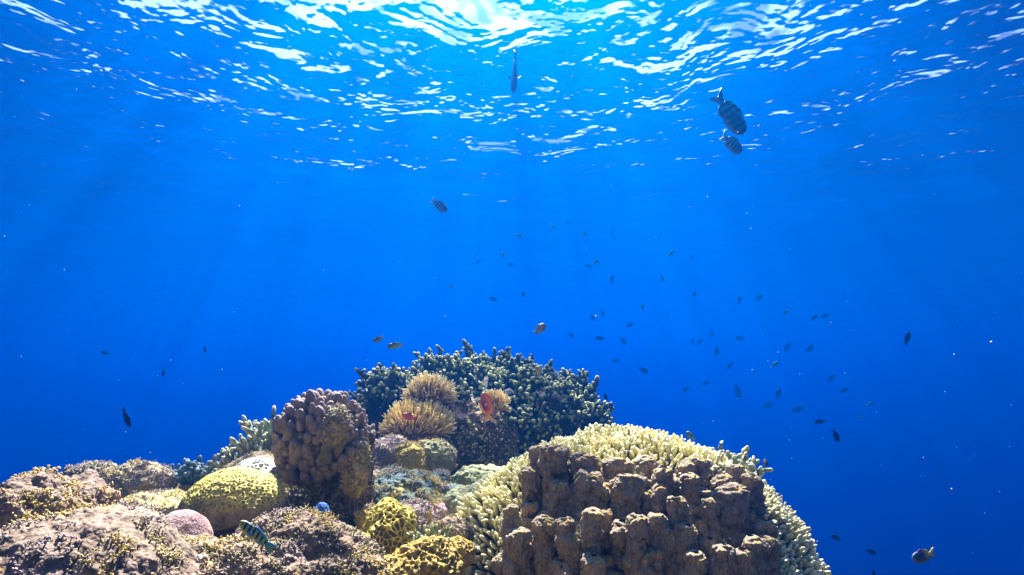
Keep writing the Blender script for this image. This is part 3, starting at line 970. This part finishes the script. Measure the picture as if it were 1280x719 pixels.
def build_columns():
    c = at(790, 700, 1.5)
    t = thing('pillar_coral', 'brown colony of stubby coral columns growing in front of finger coral', 'coral', c)
    for i, (px, top, w, bot) in enumerate(COLUMNS):
        ym = surf_y(px, min((top * 0.45 + bot * 0.55), 735))
        y = min(ym if ym else 1.75, 1.80) - 0.035 - (0.05 if top > 635 else 0.0) - 0.03 * ((i * 7) % 3 - 1)
        s = y / F_PX
        p = at(px, top + random.Random(i + 31).uniform(-7, 9), y)
        r = w * s * 0.35
        h = (bot - top) * s * 1.15 + 0.02
        v, f, a = column_arrays(r, h, 200 + i)
        o = mesh_object('column', v, f, M['column'], t, attr=a)
        o.location = p - c
        o.rotation_euler = (random.Random(i).uniform(-0.08, 0.14), random.Random(i + 99).uniform(-0.13, 0.13), 0)
    rs = random.Random(7)
    for k in range(40):          # young knobs between the tall ones
        px, top = rs.uniform(655, 945), rs.uniform(600, 712)
        ym = surf_y(px, top + 12)
        if ym is None:
            continue
        y = min(ym, 1.8) - 0.045
        s = y / F_PX
        v, f, a = column_arrays(rs.uniform(8, 15) * s * 0.5, rs.uniform(25, 50) * s, 400 + k)
        o = mesh_object('column', v, f, M['column'], t, attr=a)
        o.location = at(px, top, y) - c
        o.rotation_euler = (rs.uniform(-0.1, 0.3), rs.uniform(-0.25, 0.25), 0)
    bs = lump('base', at(795, 815, 1.86), (132 * 1.78 / F_PX, 0.33, 200 * 1.78 / F_PX), 6, d_rough(0.05, 0.016), M['column_base'], 199, t, 0.06)


build_columns()


def build_turf():
    """short algae turf and polyps growing in patches over the rocks and mounds"""
    rs = np.random.RandomState(501)
    pts, nrm, scl = [], [], []
    for o in [q for q in COL.objects if q.type == 'MESH' and q.name.split('.')[0] in ('coral_mound', 'coral_rock', 'crusted_rock', 'stalk', 'algae_patch', 'coral_lump', 'dead_base', 'rock')]:
        if o.parent and o.parent.name.startswith('bushy'):
            continue
        me = o.data
        n = len(me.vertices)
        co, no = np.zeros(n * 3), np.zeros(n * 3)
        me.vertices.foreach_get('co', co)
        me.vertex_normals.foreach_get('vector', no)
        co, no = co.reshape(-1, 3), no.reshape(-1, 3)
        base = np.array(o.location) + (np.array(o.parent.location) if o.parent else 0)
        e = o.rotation_euler.to_matrix()
        co, no = co @ np.array(e).T + base, no @ np.array(e).T
        want = int(np.clip(np.prod(np.array(o.dimensions)[[0, 2]]) * 16000, 60, 2600))
        idx = rs.randint(0, n, want * 4)
        idx = idx[(no[idx, 2] > -0.25) & (no[idx, 1] < 0.5)]
        idx = idx[fbm(co[idx] * 26, 3, 7) > 0.02][:want]
        pts.append(co[idx])
        nrm.append(no[idx])
        scl.append(np.full(len(idx), 0.36 if o.name.startswith('coral_mound') else 0.75))
    p, nd = np.concatenate(pts), np.concatenate(nrm)
    p = np.repeat(p, 3, 0) + rs.normal(scale=0.003, size=(len(p) * 3, 3))
    nd = np.repeat(nd, 3, 0)
    sc = np.repeat(np.concatenate(scl), 3)
    n = len(p)
    d = norm(nd * 0.8 + np.array([0, 0, 0.35]) + rs.normal(scale=0.45, size=(n, 3)))
    P, R = finger_paths(p - nd * 0.001, d, (0.0015 + rs.uniform(0.003, 0.010, n) * sc), rs.uniform(0.0009, 0.0017, n) * (1.35 - 0.5 * sc), rs, 0.5, 4, 0.85)
    v, f, t = tubes(P, R, 4)
    hue = np.repeat(np.clip(fbm(p * 11, 2, 9) * 0.5 + 0.5 + rs.normal(scale=0.06, size=n), 0, 1), len(v) // n)
    m = Mat('algae_turf')
    c = m.ramp(m.attr('hue'), [(0.25, (0.26, 0.20, 0.20)), (0.45, (0.20, 0.15, 0.10)), (0.55, (0.24, 0.22, 0.06)), (0.72, (0.46, 0.34, 0.05))])
    c = m.mix(m.attr('tip'), c, m.mix(0.35, c, (0.6, 0.55, 0.4)))
    structure(mesh_object('algae_turf', v, f, m.surface(c, 0.9, None, 0.15), attr={'hue': hue, 'tip': t}), 'stuff')


build_turf()

# ------------------------------------------------------------------ fish
def fish_mat(name, stops, bars=None, bar_col=(0.02, 0.02, 0.05), belly=None, rough=0.45, interp='LINEAR'):
    """colour along the body (u: 0 nose .. 1 tail), optional dark upright bars, paler belly"""
    m = Mat(name)
    u, w = m.attr('u'), m.attr('w')
    c = m.ramp(u, stops, interp)
    if belly is not None:
        c = m.mix(m.ramp(w, [(0.12, 1.0), (0.5, 0.0)]), c, belly)
    if bars:
        n, lo, hi, reach = bars
        wob = m.math('ADD', u, m.math('MULTIPLY', m.math('SUBTRACT', w, 0.5), 0.06))
        ph = m.math('FRACT', m.math('MULTIPLY', m.math('SUBTRACT', wob, lo), n / (hi - lo)))
        b = m.ramp(ph, [(0.0, 0.0), (0.10, 1.0), (0.46, 1.0), (0.58, 0.0)])
        inside = m.math('MULTIPLY', m.math('GREATER_THAN', wob, lo), m.math('LESS_THAN', wob, hi))
        b = m.math('MULTIPLY', b, m.math('MULTIPLY', inside, m.ramp(w, [(max(0, 0.5 - reach), 0.0), (max(0.01, 0.62 - reach), 1.0)])))
        c = m.mix(b, c, bar_col)
    sc = m.voronoi(m.coord(), 70.0)
    c = m.mix(0.35, c, m.ramp(sc, [(0.0, 1.25), (0.5, 0.7)]), 'MULTIPLY')
    return m.surface(c, rough, m.bump(sc, 0.2, 0.01), 0.5 if rough < 0.8 else 0.05)


FM = {
    'striped': fish_mat('blue_grey_striped_fish', [(0.0, (0.01, 0.03, 0.07)), (0.2, (0.03, 0.08, 0.18)), (0.8, (0.05, 0.14, 0.28)), (1.0, (0.03, 0.09, 0.22))], (5, 0.18, 0.86, 0.5), (0.003, 0.008, 0.03)),
    'pale_striped': fish_mat('pale_striped_fish', [(0.0, (0.03, 0.07, 0.2)), (0.3, (0.06, 0.18, 0.4)), (0.85, (0.15, 0.45, 0.6)), (1.0, (0.3, 0.65, 0.66))], (5, 0.2, 0.88, 0.5), (0.02, 0.03, 0.10)),
    'slate': fish_mat('slate_blue_fish', [(0.0, (0.01, 0.05, 0.10)), (1.0, (0.01, 0.06, 0.12))], None, belly=(0.03, 0.12, 0.2)),
    'dark': fish_mat('dark_fish', [(0.0, (0.006, 0.008, 0.014)), (1.0, (0.01, 0.018, 0.05))], rough=0.9),
    'dark_blue': fish_mat('dark_blue_fish', [(0.0, (0.006, 0.015, 0.06)), (1.0, (0.006, 0.02, 0.12))], rough=0.9),
    'silver': fish_mat('silvery_fish', [(0.0, (0.05, 0.45, 0.5)), (1.0, (0.08, 0.65, 0.75))], rough=0.85),
    'green': fish_mat('green_fish', [(0.0, (0.07, 0.14, 0.08)), (0.7, (0.16, 0.26, 0.10)), (1.0, (0.34, 0.42, 0.2))], belly=(0.12, 0.24, 0.14)),
    'olive': fish_mat('yellow_olive_fish', [(0.0, (0.16, 0.18, 0.06)), (0.6, (0.36, 0.34, 0.10)), (1.0, (0.3, 0.4, 0.2))]),
    'yellow': fish_mat('yellow_fish', [(0.0, (0.42, 0.36, 0.03)), (1.0, (0.55, 0.45, 0.05))]),
    'bicolour': fish_mat('navy_and_yellow_fish', [(0.0, (0.10, 0.16, 0.20)), (0.08, (0.04, 0.10, 0.16)), (0.2, (0.02, 0.04, 0.12)), (0.48, (0.03, 0.035, 0.10)), (0.60, (0.45, 0.28, 0.02)), (0.74, (0.95, 0.72, 0.02)), (1.0, (0.95, 0.76, 0.03))], belly=(0.16, 0.18, 0.03)),
    'clown': fish_mat('maroon_clownfish', [(0.0, (0.85, 0.18, 0.02)), (0.22, (0.45, 0.05, 0.02)), (0.34, (0.16, 0.015, 0.03)), (0.60, (0.20, 0.015, 0.03)), (0.74, (0.95, 0.18, 0.02)), (1.0, (0.95, 0.32, 0.02))], belly=(0.9, 0.16, 0.02)),
    'clown_fin': fish_mat('orange_clownfish_fin', [(0.0, (0.95, 0.26, 0.01)), (1.0, (0.95, 0.45, 0.02))]),
    'red': fish_mat('red_fish', [(0.0, (0.65, 0.06, 0.04)), (0.5, (0.4, 0.04, 0.05)), (1.0, (0.7, 0.12, 0.05))]),
    'wrasse': fish_mat('blue_barred_wrasse', [(0.0, (0.42, 0.40, 0.08)), (0.12, (0.26, 0.40, 0.12)), (0.6, (0.24, 0.50, 0.22)), (1.0, (0.20, 0.60, 0.26))], (6, 0.14, 0.86, 0.28), (0.006, 0.02, 0.10), belly=(0.45, 0.55, 0.22)),
    'wrasse_fin': fish_mat('blue_wrasse_fin', [(0.0, (0.03, 0.16, 0.55)), (1.0, (0.10, 0.45, 0.40))]),
}
eye_m = Mat('fish_eye').surface((0.01, 0.01, 0.012), 0.15, None, 0.6)
eye_ring = Mat('fish_eye_ring').surface((0.5, 0.45, 0.25), 0.3, None, 0.5)

SHAPES = {  # height, width, snout roundness
    'deep': (0.46, 0.17), 'oval': (0.38, 0.16), 'slim': (0.27, 0.14), 'round': (0.52, 0.2)}


def plate(outline, th):
    """a fin: closed outline in x, z given a thin wedge thickness th (list or number)"""
    o = np.array(outline, float)
    n = len(o)
    th = np.full(n, th) if np.isscalar(th) else np.asarray(th)
    c = o.mean(0)
    v = [[x, t, z] for (x, z), t in zip(o, th)] + [[x, -t, z] for (x, z), t in zip(o, th)] + [[c[0], th.mean(), c[1]], [c[0], -th.mean(), c[1]]]
    f = []
    for i in range(n):
        j = (i + 1) % n
        f += [[i, j, 2 * n], [n + j, n + i, 2 * n + 1], [i, n + i, n + j], [i, n + j, j]]
    return np.array(v), np.array(f)


def fish_arrays(shape):
    """body, dorsal fin, anal fin, tail fin, pectoral fins, pelvic fins, eyes of a fish one unit long, nose at +x"""
    H, W = SHAPES[shape]
    n, k = 26, 18
    t = np.linspace(0, 1, n)
    x = 0.5 - 0.80 * t
    ped = 0.26 if shape != 'slim' else 0.36
    prof = np.clip(np.sin(np.pi * np.clip(t, 0, 1) ** 0.72), 0, 1) ** 0.72
    tailp = ped * sstep(0.45, 1.0, t)
    hh = H * 0.5 * np.maximum(prof, tailp * (1 - 0.0 * t))
    hh[0] = H * 0.04
    ww = W * 0.5 * np.clip(np.sin(np.pi * np.clip(t, 0.0, 1) ** 0.6), 0, 1) ** 0.7
    ww = np.maximum(ww, 0.018 * (1 - 0.3 * t))
    ww[0] = W * 0.06
    a = np.linspace(0, 2 * np.pi, k, endpoint=False)
    X = np.repeat(x, k)
    Y = (ww[:, None] * np.cos(a)[None]).ravel()
    Z = (hh[:, None] * np.sin(a)[None]).ravel() + np.repeat(-0.02 * np.sin(np.pi * t), k)
    v = np.stack([X, Y, Z], 1)
    i = np.arange(n * k).reshape(n, k)
    j = np.roll(i, -1, 1)
    quads = np.stack([i[:-1], j[:-1], j[1:], i[1:]], -1).reshape(-1, 4)
    v = np.concatenate([v, [[x[0] + 0.004, 0, 0], [x[-1], 0, 0]]])
    c0_, c1_ = n * k, n * k + 1
    caps = np.concatenate([np.stack([np.full(k, c0_), j[0], i[0]], -1), np.stack([np.full(k, c1_), i[-1], j[-1]], -1)])
    P = {'body': (v, [quads, caps])}
    hz = lambda xx: float(np.interp(0.5 - xx, 0.5 - x, hh))
    up = [(xx, hz(xx) - 0.03) for xx in np.linspace(0.20, -0.26, 9)]
    hgt = H * 0.22
    top = [(xx - 0.03, hz(xx) - 0.015 + hgt * f_) for xx, f_ in zip(np.linspace(0.20, -0.26, 9), (0.15, 0.55, 0.7, 0.72, 0.75, 0.85, 1.0, 1.05, 0.45))]
    P['dorsal_fin'] = plate(up + top[::-1], 0.006)
    lo = [(xx, -hz(xx) + 0.02) for xx in np.linspace(-0.02, -0.26, 6)]
    bot = [(xx - 0.03, -hz(xx) - hgt * f_) for xx, f_ in zip(np.linspace(-0.02, -0.26, 6), (0.35, 0.75, 0.95, 1.0, 0.9, 0.35))]
    P['anal_fin'] = plate(lo + bot[::-1], 0.006)
    tp = hh[-1]
    fork = 0.62 if shape in ('deep', 'oval') else 0.85
    P['tail_fin'] = plate([(-0.27, tp * 0.9), (-0.36, tp * 1.7), (-0.46, H * 0.36), (-0.54, H * 0.46), (-0.50, H * 0.22), (-0.34 - 0.16 * fork, 0), (-0.50, -H * 0.22), (-0.54, -H * 0.46), (-0.46, -H * 0.36), (-0.36, -tp * 1.7), (-0.27, -tp * 0.9)], 0.007)
    for sgn, nm in ((1, 'pectoral_fin'), (-1, 'pectoral_fin_b')):
        pv, pf = plate([(0.0, 0.025), (-0.07, 0.055), (-0.15, 0.03), (-0.16, -0.02), (-0.09, -0.045), (0.0, -0.025)], 0.004)
        A = Matrix.Rotation(-0.7 * sgn, 3, 'Z') @ Matrix.Rotation(0.3, 3, 'Y')
        pv = pv @ np.array(A).T + np.array([0.20, sgn * float(np.interp(0.30, t, ww)) * 0.93, -0.03])
        P[nm] = (pv, pf)
    pv, pf = plate([(0.16, -hz(0.16) + 0.03), (0.10, -hz(0.12) - H * 0.03), (0.0, -hz(0.05) - H * 0.16), (0.06, -hz(0.06) + 0.02)], 0.008)
    P['pelvic_fin'] = (pv, pf)
    ev, ef = ico(2)
    for sgn, nm in ((1, 'eye'), (-1, 'eye_b')):
        tt = 0.12
        P[nm] = (ev * np.array([0.030, 0.014, 0.030]) * (H / 0.42) + np.array([0.5 - 0.8 * tt, sgn * float(np.interp(tt, t, ww)) * 0.84, H * 0.07]), ef)
    return P


def uw(v, H):
    return {'u': np.clip((0.5 - v[:, 0]) / 0.98, 0, 1), 'w': np.clip(v[:, 2] / H + 0.5, 0, 1)}


_FISH = {}


def fish_matrix(px, py, y, length_px, ang, yaw=0.0, roll=0.0, flip=False):
    """ang: where the nose points in the picture (0 right, 90 up); yaw turns the nose away from the viewer; roll about its length"""
    R = Vector((1, 0, 0))
    U = Vector((0, -math.sin(PITCH), math.cos(PITCH)))
    Fw = Vector((0, math.cos(PITCH), math.sin(PITCH)))
    a, b = math.radians(ang), math.radians(yaw)
    X = ((math.cos(a) * R + math.sin(a) * U) * math.cos(b) + Fw * math.sin(b)).normalized()
    pa = a + math.pi / 2
    Zr = math.cos(pa) * R + math.sin(pa) * U
    if (Zr.z < 0) != flip:
        Zr = -Zr
    Z = (Zr - X * Zr.dot(X)).normalized()
    Z = Matrix.Rotation(math.radians(roll), 3, X) @ Z
    Y = Z.cross(X)
    p = at(px, py, y)
    L = length_px * p.length / math.hypot(F_PX, math.hypot(px - 640, py - 359.5)) / max(0.35, math.cos(b))
    m3 = Matrix((X, Y, Z)).transposed() * L
    return Matrix.Translation(p) @ m3.to_4x4()


def part_mesh(shape, part, mats, smooth=True):
    key = (shape, part, mats)
    if key not in _FISH:
        v, f = fish_arrays(shape)[part]
        o = mesh_object(part, v, f, FM.get(mats, None) or {'eye': eye_m}[mats], None, smooth, uw(v, SHAPES[shape][0]))
        _FISH[key] = o.data
        bpy.data.objects.remove(o)
    return _FISH[key]


def fish(name, label, px, py, y, lpx, ang, shape, mat, fin=None, yaw=0.0, roll=0.0, flip=False, group=None, cat='fish'):
    """a fish with its fins and eyes as parts"""
    o = thing(name, label, cat, (0, 0, 0), group)
    o.matrix_world = fish_matrix(px, py, y, lpx, ang, yaw, roll, flip)
    for part in ('body', 'dorsal_fin', 'anal_fin', 'tail_fin', 'pectoral_fin', 'pectoral_fin_b', 'pelvic_fin', 'eye', 'eye_b'):
        mt = 'eye' if part.startswith('eye') else (mat if part == 'body' or not fin else fin)
        c = bpy.data.objects.new(part.replace('_b', '') if part.endswith('_b') else part, part_mesh(shape, part, mt))
        COL.objects.link(c)
        c.parent = o
    return o


def tiny_fish(label, px, py, y, lpx, ang, shape, mat, group=None, yaw=0.0, flip=False, name='small_fish'):
    """a distant fish, one mesh"""
    key = (shape, mat, 'whole')
    if key not in _FISH:
        v, f, a = merge([(q[0], q[1], uw(q[0], SHAPES[shape][0])) for q in fish_arrays(shape).values()])
        o = mesh_object('small_fish', v, f, FM[mat], None, True, a)
        _FISH[key] = o.data
        bpy.data.objects.remove(o)
    o = bpy.data.objects.new(name, _FISH[key])
    COL.objects.link(o)
    o.matrix_world = fish_matrix(px, py, y, lpx, ang, yaw, 0.0, flip)
    return tag(o, label, 'fish', group)


fish('damselfish', 'larger dark striped fish diving head down below the water surface', 913, 143, 2.0, 60, -48, 'oval', 'striped', yaw=12)
fish('damselfish', 'smaller blue striped fish just under the larger striped fish', 915, 180, 2.35, 33, -32, 'deep', 'pale_striped', yaw=15)
fish('damselfish', 'slate blue fish seen from below, hanging head down against the bright surface', 643, 90, 2.3, 50, -93, 'slim', 'slate', roll=72, yaw=10)
fish('damselfish', 'small striped fish with a shining back, high above the coral head', 549, 257, 3.4, 22, -35, 'deep', 'pale_striped', yaw=20)
fish('damselfish', 'black fish diving head down alone in the blue, far left', 158, 522, 2.6, 25, -80, 'oval', 'dark', yaw=15, roll=25)
fish('damselfish', 'navy fish with a bright yellow tail, lower right', 1154, 695, 2.0, 31, 190, 'deep', 'bicolour', yaw=-10, roll=12)
fish('wrasse', 'slim blue and green fish with dark bars over the brown mound', 321, 669, 0.985, 54, 137, 'slim', 'wrasse', 'wrasse_fin', yaw=-5)
fish('clownfish', 'maroon and orange clownfish nestled in the yellow anemone', 608, 508, 2.66, 36, 98, 'oval', 'clown', 'clown_fin', yaw=-12, flip=True)
fish('clownfish', 'small red clownfish between the two tan anemones', 511, 521, 2.68, 16, 160, 'deep', 'red', 'red', yaw=-20)
fish('chromis', 'pale backed green fish above the left side of the coral head', 494, 432, 3.0, 20, 186, 'oval', 'green')
fish('chromis', 'tiny dark green fish left of the pale backed green fish', 473, 424, 3.2, 12, 205, 'deep', 'green', yaw=-30)
fish('chromis', 'yellow green fish hovering above the top of the coral head', 675, 411, 2.9, 17, 35, 'deep', 'olive', yaw=35)
fish('chromis', 'yellow fish tucked among the branches near the top of the coral head', 673, 464, 2.95, 13, 100, 'round', 'yellow', yaw=20)
fish('damselfish', 'small yellow fish hanging upright beside the dark hollow', 538, 646, 1.75, 19, -88, 'slim', 'yellow', yaw=10)
fish('damselfish', 'dark blue fish diving head down above the right slope, nearest of the dark ones', 1045, 545, 3.2, 17, -62, 'oval', 'dark_blue', yaw=10)
fish('damselfish', 'dark green fish just above the top of the finger coral', 863, 545, 2.6, 12, 130, 'deep', 'green', yaw=30)
fish('damselfish', 'narrow black fish upright at the right end of the pillar coral', 947, 594, 2.0, 15, -85, 'slim', 'dark_blue', yaw=10)
fish('damselfish', 'small half dark half pale fish above the right end of the pillar coral', 957, 579, 2.8, 11, -60, 'deep', 'bicolour', yaw=20)
fish('damselfish', 'dark green fish close to the right slope of the finger coral', 970, 618, 2.3, 12, 160, 'deep', 'green', yaw=-25)
fish('damselfish', 'tiny yellow green fish hugging the right slope of the finger coral', 985, 644, 2.2, 10, 10, 'deep', 'olive', yaw=20)
fish('damselfish', 'small dark fish beside the right shoulder of the coral head', 757, 496, 3.4, 9, -70, 'oval', 'dark', yaw=20)

tiny_fish('faint dark fish in the left open water, the one highest and farthest left', 131, 441, 6.0, 9, 160, 'deep', 'dark_blue')
tiny_fish('tiny dark fish above and right of the black diving fish', 204, 466, 5.0, 9, -95, 'oval', 'dark')
tiny_fish('very faint fish in the left open water nearest to the coral head', 256, 437, 6.5, 8, -80, 'oval', 'dark_blue')
tiny_fish('faint dark fish in the water right above the navy diving fish', 1025, 527, 5.5, 14, 185, 'oval', 'dark_blue')
tiny_fish('faint blue fish in the lower right between finger coral and yellow tailed fish', 1045, 672, 5.0, 13, 150, 'deep', 'dark_blue')
tiny_fish('faint dark fish left of the yellow tailed fish', 1089, 690, 4.6, 14, -20, 'oval', 'dark_blue')
tiny_fish('dark fish cut by the bottom edge below the faint ones, lower right', 1092, 717, 3.6, 9, -80, 'deep', 'dark')
tiny_fish('larger dark fish swimming steeply alone, far right in open water', 1134, 423, 4.6, 17, 65, 'oval', 'dark_blue', yaw=10)

SHOALS = {
    'high': ('tiny fish high in the blue above the coral head', 'tiny fish high above the coral head',
             [(598, 327, 8, 200, 'd'), (650, 294, 8, 170, 's'), (655, 299, 9, -30, 'd'), (639, 312, 9, -60, 'd'), (629, 318, 7, -50, 's'), (638, 331, 7, 10, 'd'),
              (616, 374, 9, -20, 'd'), (563, 358, 6, -30, 's'), (691, 283, 8, -50, 's'), (710, 278, 6, -60, 'd'), (731, 293, 8, 95, 's'), (767, 296, 8, -60, 'd'),
              (765, 349, 8, 85, 'd'), (736, 333, 8, 150, 'd'), (745, 328, 8, 60, 's'), (654, 368, 6, -70, 'd'), (839, 317, 9, 55, 's'), (864, 322, 6, 60, 'd'), (828, 348, 8, -65, 's'), (868, 368, 7, 50, 'd')]),
    'middle': ('tiny dark fish in the blue water close to the right of the coral head', 'tiny fish right of the coral head',
               [(753, 391, 9, -65, 'd'), (741, 397, 8, -70, 'd'), (788, 406, 9, 200, 'd'), (714, 419, 8, -40, 'd'), (750, 423, 9, 175, 'd'), (779, 426, 9, -60, 'd'), (770, 451, 8, 190, 'd'),
                (805, 463, 10, -30, 'd'), (858, 486, 8, 200, 'd'), (882, 479, 9, 10, 'd'), (866, 427, 7, 100, 'd'), (874, 428, 7, 60, 'd'), (890, 417, 8, 85, 'd'), (896, 439, 9, -85, 'd'), (733, 469, 7, -60, 's'), (803, 383, 7, -80, 's')]),
    'right': ('small dark fish in the loose shoal over the right slope of the finger coral', 'loose shoal over the right slope',
              [(949, 372, 11, 35, 'd'), (924, 375, 8, 70, 'd'), (982, 391, 8, 60, 's'), (1018, 397, 9, 45, 'd'), (1031, 395, 10, 15, 'd'), (925, 423, 10, 180, 'd'), (984, 434, 11, 65, 'd'), (1012, 436, 11, 30, 'd'),
               (968, 456, 10, 50, 's'), (912, 457, 9, 50, 'd'), (922, 489, 13, -80, 'd'), (973, 492, 11, 60, 'd'), (960, 507, 13, 20, 'd'), (997, 512, 12, 20, 'd'), (1039, 473, 10, 55, 'd'), (1055, 488, 10, 30, 'd'), (1087, 505, 8, 30, 's'), (1077, 521, 6, 10, 's')])}
for key, (lab, grp, spots) in SHOALS.items():
    rs = random.Random(key)
    pale = lab.replace('small dark', 'small pale silvery').replace('tiny dark', 'tiny pale silvery')
    if pale == lab:
        pale = 'tiny pale glinting fish high in the blue above the coral head'
        lab = 'tiny dark fish high in the blue above the coral head'
    for px, py, l, an, k in spots:
        tiny_fish(lab if k == 'd' else pale, px, py, rs.uniform(9.0, 15.0) if k == 'd' else rs.uniform(5.0, 7.0), l * 1.15, an, rs.choice(('oval', 'deep')), 'dark_blue' if k == 'd' else 'silver', grp if k == 'd' else grp + ', the pale ones', yaw=rs.uniform(-25, 25))


# specks adrift in the water
def build_specks():
    rs = np.random.RandomState(301)
    v0, f0 = ico(1)
    n = 560
    y = rs.uniform(1.0, 6.0, n)
    c = np.stack([rs.uniform(-1.0, 1.0, n) * y * 1.0, y, rs.uniform(-0.45, 0.62, n) * y + 0.1], 1)
    c[:, 2] = np.clip(c[:, 2], -0.4, SURF - 0.15)
    r = 0.0011 * (0.5 + rs.rand(n) ** 3 * 1.6)
    v = (v0[None] * r[:, None, None] * rs.uniform(0.6, 1.4, (n, 1, 3)) + c[:, None]).reshape(-1, 3)
    f = (f0[None] + (np.arange(n) * len(v0))[:, None, None]).reshape(-1, 3)
    m = Mat('pale_specks').surface((0.6, 0.62, 0.6), 0.6)
    structure(mesh_object('drifting_specks', v, f, m), 'stuff')


build_specks()
